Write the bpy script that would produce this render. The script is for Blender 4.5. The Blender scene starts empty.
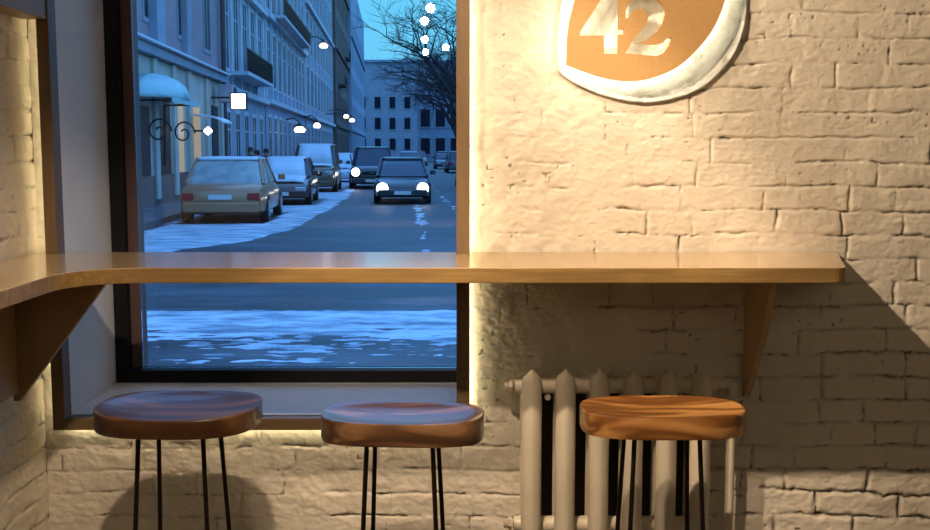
import bpy, bmesh, math, random
import numpy as np
from mathutils import Vector, Matrix
random.seed(4)
C = bpy.context.collection
SC = bpy.context.scene
R = math.radians
PI = math.pi

# ------------------------------------------------------------------ camera, sky, lamps, exposure
EYE = 1.37
cd = bpy.data.cameras.new('camera'); cam = bpy.data.objects.new('camera', cd); C.objects.link(cam)
cam.location = (0, 0, EYE); cam.rotation_euler = (R(90 - 6.23), 0, 0)
cd.sensor_width = 36; cd.lens = 36 * 1063 / 930; cd.clip_start = .05; cd.clip_end = 900
SC.camera = cam
SC.view_settings.view_transform = 'Standard'; SC.view_settings.look = 'None'
SC.view_settings.exposure = 0.0; SC.view_settings.gamma = 1; SC.view_settings.use_curve_mapping = False
SC.cycles.use_denoising = True
SC.cycles.max_bounces = 8; SC.cycles.sample_clamp_indirect = 4

W = bpy.data.worlds.new('dusk_sky'); SC.world = W; W.use_nodes = True
nt = W.node_tree; nt.nodes.clear()
wo = nt.nodes.new('ShaderNodeOutputWorld'); bg = nt.nodes.new('ShaderNodeBackground')
tc = nt.nodes.new('ShaderNodeTexCoord'); sx = nt.nodes.new('ShaderNodeSeparateXYZ'); rp = nt.nodes.new('ShaderNodeValToRGB')
nt.links.new(tc.outputs['Generated'], sx.inputs[0]); nt.links.new(sx.outputs['Z'], rp.inputs[0])
e = rp.color_ramp.elements
e[0].position = 0.0; e[0].color = (.19, .62, .92, 1)
e[1].position = 1.0; e[1].color = (.34, .95, 2.2, 1)
k = e.new(.15); k.color = (.14, .62, .95, 1)
k = e.new(.40); k.color = (.30, .92, 2.1, 1)
nt.links.new(rp.outputs[0], bg.inputs[0]); bg.inputs[1].default_value = 1.25
nt.links.new(bg.outputs[0], wo.inputs[0])

def spot(name, loc, target, power, color, size, blend=.4, rad=.025):
    l = bpy.data.lights.new(name, 'SPOT'); l.energy = power; l.color = color
    l.spot_size = R(size); l.spot_blend = blend; l.shadow_soft_size = rad
    o = bpy.data.objects.new(name, l); C.objects.link(o); o.location = loc
    o.rotation_euler = (Vector(target) - Vector(loc)).to_track_quat('-Z', 'Y').to_euler()
    return o
WARM = (1, .765, .545)
spot('ceiling_spot', (-.36, 1.35, 2.30), (-.62, 2.95, .56), 118, WARM, 54, .6)
spot('ceiling_spot', (-.32, 1.35, 2.90), (.16, 2.95, .96), 215, WARM, 38, .5)
spot('ceiling_spot', (-1.08, 1.45, 2.76), (1.75, 2.95, 1.12), 400, WARM, 62, 1.0)
def area(name, loc, target, power, color, sx_, sy_):
    l = bpy.data.lights.new(name, 'AREA'); l.shape = 'RECTANGLE'; l.size = sx_; l.size_y = sy_; l.energy = power; l.color = color
    o = bpy.data.objects.new(name, l); C.objects.link(o); o.location = loc
    o.rotation_euler = (Vector(target) - Vector(loc)).to_track_quat('-Z', 'Y').to_euler()
    return o
area('room_fill_light', (1.4, -1.0, 2.8), (1.0, 1.4, .4), 8, (1, .82, .64), 2.2, 2.2)  # unseen area light added as soft warm fill for the room

# ------------------------------------------------------------------ helpers
def tag(o, label=None, cat=None, group=None, kind=None):
    if label: o['label'] = label
    if cat: o['category'] = cat
    if group: o['group'] = group
    if kind: o['kind'] = kind
    return o
def empty(name, loc=(0, 0, 0), rz=0, parent=None):
    o = bpy.data.objects.new(name, None); C.objects.link(o); o.location = loc; o.rotation_euler = (0, 0, rz)
    o.empty_display_size = .1
    if parent: o.parent = parent
    return o
class MB:
    def __init__(s): s.v = []; s.f = []; s.mi = []
    def add(s, vs, fs, mi=0):
        n = len(s.v); s.v += [tuple(v) for v in vs]; s.f += [tuple(i + n for i in f) for f in fs]; s.mi += [mi] * len(fs); return s
    def box(s, x0, x1, y0, y1, z0, z1, mi=0):
        vs = [(x, y, z) for x in (x0, x1) for y in (y0, y1) for z in (z0, z1)]
        return s.add(vs, [(0, 1, 3, 2), (4, 6, 7, 5), (0, 4, 5, 1), (2, 3, 7, 6), (0, 2, 6, 4), (1, 5, 7, 3)], mi)
    def loft(s, rings, mi=0, cap=True, closed=True):
        n = len(rings[0]); vs = [p for r in rings for p in r]; fs = []
        for i in range(len(rings) - 1):
            for j in range(n if closed else n - 1):
                k = (j + 1) % n; fs.append((i * n + j, i * n + k, (i + 1) * n + k, (i + 1) * n + j))
        if cap:
            fs.append(tuple(range(n - 1, -1, -1))); b = (len(rings) - 1) * n; fs.append(tuple(range(b, b + n)))
        return s.add(vs, fs, mi)
    def tube(s, pts, r, n=8, mi=0):
        pts = [Vector(p) for p in pts]; rs = r if isinstance(r, (list, tuple)) else [r] * len(pts); rings = []; up = None
        for i, p in enumerate(pts):
            d = (pts[min(i + 1, len(pts) - 1)] - pts[max(i - 1, 0)]).normalized()
            a = Vector((0, 0, 1)) if abs(d.z) < .9 else Vector((1, 0, 0))
            u = d.cross(a).normalized(); w = u.cross(d)
            if up is not None and u.dot(up) < 0: u = -u; w = -w
            up = u
            rings.append([p + (u * math.cos(t) + w * math.sin(t)) * rs[i] for t in [2 * PI * j / n for j in range(n)]])
        return s.loft(rings, mi)
    def disc(s, c, ax, r, h, n=20, mi=0):
        c = Vector(c); ax = Vector(ax).normalized() * h / 2
        return s.tube([c - ax, c + ax], r, n, mi)
    def prism(s, poly, y0, y1, plane='XZ', mi=0):
        m = {'XZ': lambda a, b, c: (a, c, b), 'XY': lambda a, b, c: (a, b, c), 'YZ': lambda a, b, c: (c, a, b)}[plane]
        return s.loft([[m(a, b, y0) for a, b in poly], [m(a, b, y1) for a, b in poly]], mi)
    def build(s, name, mats, parent=None, smooth=False, bevel=0, loc=None):
        me = bpy.data.meshes.new(name); me.from_pydata(s.v, [], s.f)
        if not isinstance(mats, (list, tuple)): mats = [mats]
        for m in mats: me.materials.append(m)
        me.polygons.foreach_set('material_index', s.mi)
        bm = bmesh.new(); bm.from_mesh(me); bmesh.ops.recalc_face_normals(bm, faces=bm.faces); bm.to_mesh(me); bm.free()
        if smooth:
            me.polygons.foreach_set('use_smooth', [True] * len(me.polygons))
            me.set_sharp_from_angle(angle=R(40))
        o = bpy.data.objects.new(name, me); C.objects.link(o)
        if parent: o.parent = parent
        if loc: o.location = loc
        if bevel:
            b = o.modifiers.new('bevel', 'BEVEL'); b.width = bevel; b.segments = 2; b.limit_method = 'ANGLE'; b.angle_limit = R(40)
        return o
def copy_tree(o, parent=None):
    c = o.copy(); C.objects.link(c)
    if parent: c.parent = parent
    for ch in list(o.children): copy_tree(ch, c)
    return c

_lat = {}
def vn(x, y, scale, seed=0):                      # smooth value noise in -1..1
    if seed not in _lat: _lat[seed] = np.random.RandomState(seed).uniform(-1, 1, (256, 256))
    L = _lat[seed]; x = np.asarray(x) / scale + 91.3; y = np.asarray(y) / scale + 57.7
    xi = np.floor(x).astype(int); yi = np.floor(y).astype(int); fx = x - xi; fy = y - yi
    fx = fx * fx * (3 - 2 * fx); fy = fy * fy * (3 - 2 * fy)
    a = L[xi % 256, yi % 256]; b = L[(xi + 1) % 256, yi % 256]; c = L[xi % 256, (yi + 1) % 256]; d = L[(xi + 1) % 256, (yi + 1) % 256]
    return (a * (1 - fx) + b * fx) * (1 - fy) + (c * (1 - fx) + d * fx) * fy
def fbm(x, y, s, seed, o=4):
    t = 0; a = 1; n = 0
    for i in range(o): t = t + a * vn(x, y, s, seed + i); n += a; a *= .55; s *= .5
    return t / n
def sst(a, b, x): t = np.clip((x - a) / (b - a), 0, 1); return t * t * (3 - 2 * t)

# ------------------------------------------------------------------ materials
def mat(name, col, rough=.6, metal=0, emit=None, es=0, spec=None, coat=0):
    m = bpy.data.materials.new(name); m.use_nodes = True; b = m.node_tree.nodes['Principled BSDF']
    b.inputs['Base Color'].default_value = (*col, 1); b.inputs['Roughness'].default_value = rough; b.inputs['Metallic'].default_value = metal
    if spec is not None: b.inputs['Specular IOR Level'].default_value = spec
    if coat: b.inputs['Coat Weight'].default_value = coat; b.inputs['Coat Roughness'].default_value = .12
    if emit: b.inputs['Emission Color'].default_value = (*emit, 1); b.inputs['Emission Strength'].default_value = es
    return m
def noisy(name, c1, c2, scale=8, rough=.7, bump=.2, bscale=None, bdist=.01, stretch=(1, 1, 1), detail=6, lo=.35, hi=.65, attr=None, attr_col=None, metal=0, coat=0, r2=None):
    m = mat(name, c1, rough, metal, coat=coat); t = m.node_tree; b = t.nodes['Principled BSDF']
    co = t.nodes.new('ShaderNodeTexCoord'); mp = t.nodes.new('ShaderNodeMapping'); mp.inputs['Scale'].default_value = stretch
    n = t.nodes.new('ShaderNodeTexNoise'); n.inputs['Scale'].default_value = scale; n.inputs['Detail'].default_value = detail
    r = t.nodes.new('ShaderNodeValToRGB'); r.color_ramp.elements[0].color = (*c1, 1); r.color_ramp.elements[1].color = (*c2, 1)
    r.color_ramp.elements[0].position = lo; r.color_ramp.elements[1].position = hi
    t.links.new(co.outputs['Object'], mp.inputs[0]); t.links.new(mp.outputs[0], n.inputs['Vector']); t.links.new(n.outputs['Fac'], r.inputs[0])
    out = r.outputs[0]
    if attr:
        a = t.nodes.new('ShaderNodeAttribute'); a.attribute_name = attr
        mx = t.nodes.new('ShaderNodeMix'); mx.data_type = 'RGBA'; mx.inputs[7].default_value = (*attr_col, 1)
        t.links.new(a.outputs['Fac'], mx.inputs[0]); t.links.new(out, mx.inputs[6]); out = mx.outputs[2]
    t.links.new(out, b.inputs['Base Color'])
    if r2 is not None:
        mr = t.nodes.new('ShaderNodeMapRange'); mr.inputs[3].default_value = rough; mr.inputs[4].default_value = r2
        t.links.new(n.outputs['Fac'], mr.inputs[0]); t.links.new(mr.outputs[0], b.inputs['Roughness'])
    if bump:
        n2 = t.nodes.new('ShaderNodeTexNoise'); n2.inputs['Scale'].default_value = bscale or scale * 4; n2.inputs['Detail'].default_value = 5
        bp = t.nodes.new('ShaderNodeBump'); bp.inputs['Strength'].default_value = bump; bp.inputs['Distance'].default_value = bdist
        t.links.new(mp.outputs[0], n2.inputs['Vector']); t.links.new(n2.outputs['Fac'], bp.inputs['Height']); t.links.new(bp.outputs[0], b.inputs['Normal'])
    return m
def wood(name, cols, axis='X', scale=6, stretch=12, rough=.45, distort=2.2, bands=5, bump=.08, coat=0, fine=.25):
    """streaky grain: a stretched noise plus bands, running along the given axis"""
    m = mat(name, cols[0], rough, coat=coat); t = m.node_tree; b = t.nodes['Principled BSDF']
    co = t.nodes.new('ShaderNodeTexCoord'); mp = t.nodes.new('ShaderNodeMapping')
    s = [stretch] * 3; s['XYZ'.index(axis)] = 1; mp.inputs['Scale'].default_value = s
    n = t.nodes.new('ShaderNodeTexNoise'); n.inputs['Scale'].default_value = scale; n.inputs['Detail'].default_value = 7; n.inputs['Roughness'].default_value = .6
    n.inputs['Distortion'].default_value = .3
    mp2 = t.nodes.new('ShaderNodeMapping'); s2 = [bands] * 3; s2['XYZ'.index(axis)] = bands * .18; mp2.inputs['Scale'].default_value = s2
    w = t.nodes.new('ShaderNodeTexNoise'); w.inputs['Scale'].default_value = 1.0; w.inputs['Detail'].default_value = 2; w.inputs['Distortion'].default_value = distort * .3
    mul = t.nodes.new('ShaderNodeMath'); mul.operation = 'MULTIPLY'; mul.inputs[1].default_value = 7
    sn = t.nodes.new('ShaderNodeMath'); sn.operation = 'SINE'
    mr = t.nodes.new('ShaderNodeMapRange'); mr.inputs[1].default_value = -1; mr.inputs[2].default_value = 1
    mx = t.nodes.new('ShaderNodeMix'); mx.data_type = 'FLOAT'; mx.inputs[0].default_value = fine
    r = t.nodes.new('ShaderNodeValToRGB')
    while len(r.color_ramp.elements) < len(cols): r.color_ramp.elements.new(.5)
    for i, c in enumerate(cols): r.color_ramp.elements[i].position = .15 + .7 * i / (len(cols) - 1); r.color_ramp.elements[i].color = (*c, 1)
    L = t.links.new
    L(co.outputs['Object'], mp.inputs[0]); L(mp.outputs[0], n.inputs['Vector']); L(co.outputs['Object'], mp2.inputs[0]); L(mp2.outputs[0], w.inputs['Vector'])
    mul.inputs[1].default_value = 22
    L(w.outputs['Fac'], mul.inputs[0]); L(mul.outputs[0], sn.inputs[0]); L(sn.outputs[0], mr.inputs[0])
    L(mr.outputs[0], mx.inputs[2]); L(n.outputs['Fac'], mx.inputs[3]); L(mx.outputs[0], r.inputs[0]); L(r.outputs[0], b.inputs['Base Color'])
    bp = t.nodes.new('ShaderNodeBump'); bp.inputs['Strength'].default_value = bump; bp.inputs['Distance'].default_value = .002
    L(n.outputs['Fac'], bp.inputs['Height']); L(bp.outputs[0], b.inputs['Normal'])
    return m
M = {}
M['wall'] = noisy('cream_painted_brick', (.60, .53, .42), (.69, .62, .50), 5, .55, .45, 70, .004, attr='dirt', attr_col=(.075, .055, .035))
M['plaster'] = noisy('cream_plaster', (.60, .54, .44), (.68, .62, .51), 6, .6, .4, 30, .004)
M['reveal'] = noisy('skylit_reveal_plaster', (.70, .73, .77), (.77, .80, .84), 5, .5, .35, 26, .004)  # blue tint in the colour stands in for skylight on reveal and sill
M['ceil'] = mat('ceiling_paint', (.62, .57, .5), .8)
M['floor'] = noisy('grey_floor_tile', (.22, .2, .18), (.3, .27, .24), 3, .45, .1)
M['oak'] = wood('oak_top', [(.42, .27, .115), (.51, .34, .155), (.57, .40, .19)], 'X', 5, 10, .27, bands=3, fine=.7, coat=.8)
M['ply'] = wood('plywood_edge', [(.17, .095, .028), (.26, .155, .048), (.38, .24, .08)], 'X', 3, 40, .5, bands=14, fine=.8)
M['trim'] = wood('oak_trim', [(.12, .074, .034), (.16, .10, .047), (.20, .13, .062)], 'Z', 6, 14, .5, bands=3, fine=.7)
M['trimx'] = wood('oak_trim_across', [(.12, .074, .034), (.16, .10, .047), (.20, .13, .062)], 'X', 6, 14, .5, bands=3, fine=.7)
M['trimy'] = wood('oak_beam', [(.20, .115, .045), (.27, .16, .065), (.31, .19, .08)], 'Y', 6, 14, .5, bands=3, fine=.7)
M['bracket'] = wood('plywood_face', [(.38, .25, .115), (.44, .30, .145), (.48, .33, .165)], 'Z', 5, 9, .5, bands=2.4, fine=.6)
M['signwood'] = noisy('orange_veneer', (.52, .30, .11), (.60, .36, .14), 90, .6, .05, stretch=(1, 1, 1.6), lo=.2, hi=.8)
M['plaster2'] = noisy('white_dish_plaster', (.50, .50, .46), (.72, .72, .68), 20, .6, .9, 34, .010, lo=.3, hi=.5)
M['walnut'] = wood('walnut', [(.050, .020, .008), (.125, .054, .019), (.21, .10, .038)], 'X', 9, 9, .33, bands=7, bump=.15, coat=.3, fine=.45)
M['walnut2'] = wood('walnut_swirled', [(.06, .027, .012), (.135, .062, .025), (.23, .12, .055)], 'X', 6, 6, .36, bands=9, distort=5, bump=.15, coat=.35, fine=.4)
M['acacia'] = wood('striped_acacia', [(.17, .062, .014), (.36, .155, .04), (.52, .26, .08)], 'X', 7, 8, .36, bands=11, bump=.12, coat=.2, fine=.3)
M['steel'] = mat('dark_steel_rod', (.045, .03, .02), .38, .85)
M['frame'] = mat('black_frame', (.006, .006, .008), .55, spec=.25)
M['stile'] = mat('brown_frame', (.10, .055, .05), .6)
M['rad'] = noisy('radiator_enamel', (.60, .52, .39), (.66, .58, .44), 9, .38, .12, 40, .003)
M['dark'] = mat('gap_shade', (.035, .022, .015), .8)  # near-black colour stands in for the deep shade between radiator columns
M['led'] = mat('led_strip_glow', (1, .95, .8), .5, emit=(1, .90, .58), es=20)
M['ledl'] = mat('led_strip_dim', (1, .95, .8), .5, emit=(1, .90, .58), es=11)
M['ledc'] = mat('led_strip_cool', (1, 1, .9), .5, emit=(1, .95, .70), es=18)
M['lampglow'] = mat('lamp_glow', (1, .9, .7), .5, emit=(1, .86, .6), es=110)
M['lampbody'] = mat('lamp_body', (.02, .02, .02), .4, .5)
gm = bpy.data.materials.new('window_glass'); gm.use_nodes = True; t = gm.node_tree; t.nodes.clear()
o_ = t.nodes.new('ShaderNodeOutputMaterial'); mx_ = t.nodes.new('ShaderNodeMixShader'); tr_ = t.nodes.new('ShaderNodeBsdfTransparent'); gl_ = t.nodes.new('ShaderNodeBsdfGlossy')
gl_.inputs['Roughness'].default_value = .0; tr_.inputs[0].default_value = (.92, .94, .96, 1)
fr_ = t.nodes.new('ShaderNodeFresnel'); fr_.inputs[0].default_value = 1.5
ml_ = t.nodes.new('ShaderNodeMath'); ml_.operation = 'MULTIPLY'; ml_.inputs[1].default_value = 1.2
t.links.new(fr_.outputs[0], ml_.inputs[0]); t.links.new(ml_.outputs[0], mx_.inputs[0]); t.links.new(tr_.outputs[0], mx_.inputs[1]); t.links.new(gl_.outputs[0], mx_.inputs[2]); t.links.new(mx_.outputs[0], o_.inputs[0])
M['glass'] = gm

# ------------------------------------------------------------------ room shell
OX0, OX1, OZ0, OZ1 = -1.150, -.005, .592, 2.42          # window opening
WX0, WX1 = -1.212, 4.0
YW = 3.0; YO = 3.55                                      # inner and outer face of the window wall

def joints(seed, ncourse, lo, hi):
    rs = np.random.RandomState(seed); out = []
    for i in range(ncourse):
        x = lo - rs.uniform(0, .25); row = []
        while x < hi: row.append(x); x += rs.choice([.245, .235, .255, .125, .18], p=[.32, .22, .16, .2, .1])
        out.append(np.array(row))
    return out
CH = .0685
def brick_relief(a, z, seed, vis, rag):
    """height (out of the wall) and dirt of hand-painted brickwork; vis = how clearly the joints show, rag = how ragged they are"""
    wa = a + .007 * vn(a, z, .11, seed) + .003 * vn(a, z, .03, seed + 1)
    wz = z + (.006 * vn(a, z, .16, seed + 2) + .003 * vn(a, z, .035, seed + 3) + .0016 * vn(a, z, .012, seed + 6)) * (1 + rag)
    wz = wz - .032; ci = np.floor(wz / CH).astype(int); fz = wz / CH - ci
    dh = np.minimum(fz, 1 - fz) * CH
    js = joints(seed + 9, 34, -1.6, 3.4); dv = np.full(a.shape, 1.); bid = np.zeros(a.shape)
    for c in np.unique(ci):
        m = ci == c; J = js[int(c) % 34]; x = wa[m]; i = np.clip(np.searchsorted(J, x), 1, len(J) - 1)
        dv[m] = np.minimum(np.abs(x - J[i - 1]), np.abs(J[i] - x)); bid[m] = i + c * 57
    wid = .0032 + .0034 * rag + .0016 * vn(a, z, .05, seed + 4)
    gh = np.exp(-(dh / wid) ** 2); gv = np.exp(-(dv / wid) ** 2)
    mh = sst(-.25, .55, 1.7 * fbm(a, z, .10, seed + 20, 3) + vis - .66); mv = sst(-.15, .5, 1.7 * fbm(a, z, .09, seed + 30, 3) + vis - .60)
    g = np.maximum(gh * mh, gv * mv)
    off = np.random.RandomState(seed + 5).uniform(-1, 1, 4096)[bid.astype(int) % 4096]
    edge = np.clip(np.minimum(dh, dv) / .012, 0, 1) ** .5
    h = -.0062 * g * (.5 + .7 * vis) + .0022 * off * edge * vis + .0014 * (edge - 1) * vis
    h += .0045 * fbm(a, z, .22, seed + 40, 3) + .0018 * fbm(a, z, .038, seed + 50, 4) * (1 + 1.1 * rag) + .0013 * fbm(a * .6 + z, z - .4 * a, .012, seed + 60, 2)
    # open cracks along some of the joints
    ct = np.minimum(dh + .5 * .004 * (1 + vn(a, z, .01, seed + 70)), dv + .004 * (1 + vn(a, z, .012, seed + 71)) * .5)
    sel = sst(.02, .30, 1.2 * fbm(a, z, .07, seed + 80, 3) + .40 * (vis - .75) + .36 * rag)
    cr = np.exp(-(ct / (.0024 + .0014 * rag + .0010 * vn(a, z, .02, seed + 85))) ** 2) * sel
    pits = sst(.80, .9, vn(a, z, .011, seed + 90)) * sst(.25, .5, fbm(a, z, .14, seed + 91, 2) + .12 * rag)
    h = h - .007 * cr - .004 * pits
    return h, np.clip(.95 * cr + .75 * pits + (.12 + .22 * rag) * g, 0, 1)

def skin(mb_name, u0, u1, z0, z1, step, fn, place, mats, extra, hole=None):
    nu = int((u1 - u0) / step) + 1; nz = int((z1 - z0) / step) + 1
    us = np.linspace(u0, u1, nu); zs = np.linspace(z0, z1, nz); U, Z = np.meshgrid(us, zs)
    h, d = fn(U, Z); V = place(U, Z, h).reshape(-1, 3)
    i = np.arange(nz - 1)[:, None] * nu + np.arange(nu - 1)[None, :]
    F = np.stack([i, i + 1, i + 1 + nu, i + nu], -1)
    keep = np.ones(i.shape, bool)
    if hole is not None: keep = ~hole(.5 * (U[:-1, :-1] + U[1:, 1:]), .5 * (Z[:-1, :-1] + Z[1:, 1:]))
    F = F[keep].reshape(-1, 4)
    nv = len(V); V = np.vstack([V, np.array(extra.v).reshape(-1, 3)]); EF = np.array(extra.f).reshape(-1, 4) + nv
    FA = np.vstack([F, EF]).astype(np.int32)
    me = bpy.data.meshes.new(mb_name); me.vertices.add(len(V)); me.vertices.foreach_set('co', V.astype(np.float32).ravel())
    me.loops.add(FA.size); me.loops.foreach_set('vertex_index', FA.ravel()); me.polygons.add(len(FA))
    me.polygons.foreach_set('loop_start', np.arange(0, FA.size, 4, dtype=np.int32))
    sm = np.zeros(len(FA), bool); sm[:len(F)] = True; me.polygons.foreach_set('use_smooth', sm)
    mi = np.zeros(len(FA), np.int32); mi[len(F):] = extra.mi; me.polygons.foreach_set('material_index', mi)
    me.update(calc_edges=True)
    at = me.attributes.new('dirt', 'FLOAT', 'POINT'); dd = np.zeros(len(V), np.float32); dd[:nv] = d.ravel(); at.data.foreach_set('value', dd)
    for m in mats: me.materials.append(m)
    o = bpy.data.objects.new(mb_name, me); C.objects.link(o); return o

def back_fn(X, Z):
    low = sst(.70, .46, Z)                                   # bricks come through below the window
    vis = np.maximum(sst(.28, .52, X + .06 * vn(X, Z, .2, 300)), low * .72) * (.78 + .14 * sst(.4, 1.1, X))
    smooth_top = sst(.9, 1.6, Z) * .22
    vis = np.clip(vis - smooth_top * sst(.2, .6, X), .04, 1.2) + .22 * sst(.62, .3, Z) * sst(.6, .9, X)
    rag = np.clip(sst(.50, .36, Z) * .75 * sst(-.1, .9, X) + .18 + .25 * sst(1.05, 1.35, X) - .2 * sst(1.1, 1.5, Z), 0, 1)
    h, d = brick_relief(X, Z, 100, vis, rag)
    pl = 1 - sst(.2, .5, X)                                   # trowelled plaster beside the window
    h = h + pl * (.0024 * fbm(X * 1.4 + Z * .5, Z, .05, 400, 3) + .0014 * fbm(X, Z, .022, 410, 2))
    return h - .001, d
core = MB()
B = core.box
yk = YW + .03
B(WX0, OX0, yk, YO, 0, 3.0); B(OX1, 2.15, yk, YO, 0, 3.0); B(OX0, OX1, yk, YO, 0, OZ0); B(OX0, OX1, yk, YO, OZ1, 3.0)
B(2.15, WX1, YW, YO, 0, 3.0); B(WX0, 2.15, YW, yk, 1.98, OZ1 if 0 else 3.0) if 0 else None
B(WX0, OX0, YW, yk, 1.98, 3.0); B(OX1, 2.15, YW, yk, 1.98, 3.0); B(OX0, OX1, YW, yk, OZ1, 3.0); B(WX0, 2.15, YW, yk, 0, .12)
wb = skin('wall_back', WX0, 2.15, .12, 1.98, .0033, back_fn, lambda U, Z, h: np.stack([U, YW - h, Z], -1), [M['wall'], M['plaster']], core,
          hole=lambda u, z: (u > OX0) & (u < OX1) & (z > OZ0))
tag(wb, kind='structure')
# plastered reveal lining of the window recess
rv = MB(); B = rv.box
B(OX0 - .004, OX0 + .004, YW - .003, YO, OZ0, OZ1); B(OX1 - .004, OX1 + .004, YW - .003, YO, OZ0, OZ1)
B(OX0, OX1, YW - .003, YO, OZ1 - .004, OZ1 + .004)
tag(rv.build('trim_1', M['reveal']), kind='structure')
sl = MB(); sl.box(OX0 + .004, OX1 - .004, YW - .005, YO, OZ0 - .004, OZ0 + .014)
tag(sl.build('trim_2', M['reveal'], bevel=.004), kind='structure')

def left_fn(Y, Z):
    vis = .62 + .25 * sst(1.0, 1.5, Z) + 0 * Y; rag = .22 + .15 * sst(.5, .3, Z)
    return brick_relief(Y, Z, 500, vis, rag)
core = MB(); B = core.box
B(WX0 - .4, WX0 - .03, -6.6, YW + .55, 0, 3.0); B(WX0 - .03, WX0, -6.6, 1.6, 0, 3.0)
B(WX0 - .03, WX0, 1.6, YW, 0, .12); B(WX0 - .03, WX0, 1.6, YW, 1.98, 3.0)
wl = skin('wall_left', 1.6, YW + .002, .12, 1.98, .0045, left_fn, lambda U, Z, h: np.stack([WX0 + h, U, Z], -1), [M['wall'], M['plaster']], core)
tag(wl, kind='structure')
tag(MB().box(WX1, WX1 + .2, -6.6, YO, 0, 3.0).build('wall_right', M['plaster']), kind='structure')
tag(MB().box(WX0 - .4, WX1 + .2, -6.8, -6.6, 0, 3.0).build('wall_front', M['plaster']), kind='structure')
tag(MB().box(WX0 - .4, WX1 + .2, -6.8, YO, -.12, 0).build('floor', M['floor']), kind='structure')
tag(MB().box(WX0 - .4, WX1 + .2, -6.8, YO, 3.0, 3.15).build('ceiling', M['ceil']), kind='structure')

# window
win = empty('window_1', (OX0, 3.45, OZ0)); tag(win, kind='structure')
fm = MB(); B = fm.box
def W_(x0, x1, y0, y1, z0, z1, mb): mb.box(x0 - OX0, x1 - OX0, y0 - 3.45, y1 - 3.45, z0 - OZ0, z1 - OZ0)
fw = .048
zs0 = OZ0 + .014
W_(OX0 + .004, OX0 + fw, 3.43, 3.50, zs0, OZ1 - .005, fm); W_(OX1 - .022, OX1 - .004, 3.43, 3.50, zs0, OZ1 - .005, fm)
W_(OX0 + fw, OX1 - .022, 3.43, 3.50, zs0, zs0 + .042, fm); W_(OX0 + fw, OX1 - .022, 3.43, 3.50, OZ1 - .05, OZ1 - .005, fm)
fm.build('window_frame', M['frame'], win, bevel=.003)
st = MB(); W_(OX0 + fw, OX0 + fw + .034, 3.462, 3.53, zs0 + .043, OZ1 - .051, st)
st.build('inner_stile', M['stile'], win, bevel=.002)
gp = MB(); W_(OX0 + fw + .035, OX1 - .023, 3.468, 3.474, zs0 + .043, OZ1 - .051, gp)
gp.build('pane', M['glass'], win)

# oak surround standing proud of the wall, LED strips behind its outer edge
TY0, TY1 = 2.945, 2.980
TL0, TL1, TR0, TR1 = -1.168, -1.134, -.024, .0135
sr = empty('window_surround', (TL0, TY1, .577)); tag(sr, 'slim oak frame standing proud of the wall around the window recess', 'frame')
def rel(mb, x0, x1, y0, y1, z0, z1, o): mb.box(x0 - o[0], x1 - o[0], y0 - o[1], y1 - o[1], z0 - o[2], z1 - o[2])
so = sr.location
a = MB(); rel(a, TL0, TL1, TY0, TY1, .577, 2.46, so); a.build('side_rail', M['trim'], sr, bevel=.002)
a = MB(); rel(a, TR0, TR1, TY0, TY1, .577, 2.46, so); a.build('side_rail', M['trim'], sr, bevel=.002)
a = MB(); rel(a, TL1, TR0, TY0, TY1, .577, .611, so); a.build('bottom_rail', M['trimx'], sr, bevel=.002)
a = MB(); rel(a, TL1, TR0, TY0, TY1, 2.43, 2.46, so); a.build('top_rail', M['trimx'], sr, bevel=.002)
# inner lip closing the gap to the recess edge
a = MB(); rel(a, TL0 + .018, TL1 - .004, TY1, YW + .01, .60, 2.44, so); rel(a, TR0 + .004, TR1 - .02, TY1, YW + .01, .60, 2.44, so); rel(a, TL1 - .004, TR0 + .004, TY1, YW + .01, .594, .606, so)
a.build('lip', M['trimx'], sr)
def led(x0, x1, y0, y1, z0, z1, label, m='led'):
    o = MB().box(x0, x1, y0, y1, z0, z1).build('led_strip', M[m]); tag(o, label, 'led strip'); return o
led(TR0 + .022, TR1 - .004, TY1 + .0005, TY1 + .003, .60, 2.44, 'warm led strip glowing behind the right upright of the window frame')
led(TL0 + .003, TL0 + .016, TY1 + .0005, TY1 + .003, .60, 2.44, 'warm led strip glowing behind the left upright of the window frame', 'ledl')
led(TL1, TR0, TY1 + .0005, TY1 + .003, .581, .592, 'warm led strip glowing behind the bottom rail of the window frame')

# beam along the left wall, high up
tag(MB().box(-1.205, -1.138, .6, 2.943, 1.72, 1.84).build('wall_beam', M['trimy'], bevel=.003), 'dark oak beam along the left wall above the glowing strip', 'beam')

# ------------------------------------------------------------------ L-shaped bar counter
ZT, TH = 1.08, .038
FX, FY, BX = -.953, 2.592, -1.203
RE0, RE1 = .945, 1.055                                      # slanted right end: front x, back x
by = 2.9955; ny = TY0 - .0015; g = .0015
pts = [(BX, 1.0), (FX, 1.0)]
r_ = .17; nn = 14                                            # inner corner, swept
cx, cy = FX + r_, FY - r_
for i in range(nn + 1):
    t_ = PI - (PI / 2) * i / nn; pts.append((cx + r_ * math.cos(t_), cy + r_ * math.sin(t_)))
rc = .035
pts.append((RE0 - rc, FY))
for i in range(1, 7):
    t_ = -PI / 2 + (PI / 2 + .25) * i / 7; pts.append((RE0 - rc + rc * math.cos(t_), FY + rc + rc * math.sin(t_)))
pts += [(RE1, by), (TR1 + g, by), (TR1 + g, ny), (TR0 - g, ny), (TR0 - g, by), (TL1 + g, by), (TL1 + g, ny), (TL0 - g, ny), (TL0 - g, by), (BX, by)]
bar = empty('bar_counter', (0, FY, ZT)); tag(bar, 'L-shaped oak plywood wall counter running past the window to the left wall', 'counter')
me = bpy.data.meshes.new('countertop'); bm = bmesh.new()
vs = [bm.verts.new((x, y - FY, 0)) for x, y in pts]; f = bm.faces.new(vs)
ex = bmesh.ops.extrude_face_region(bm, geom=[f]); nv = [v for v in ex['geom'] if isinstance(v, bmesh.types.BMVert)]
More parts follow.
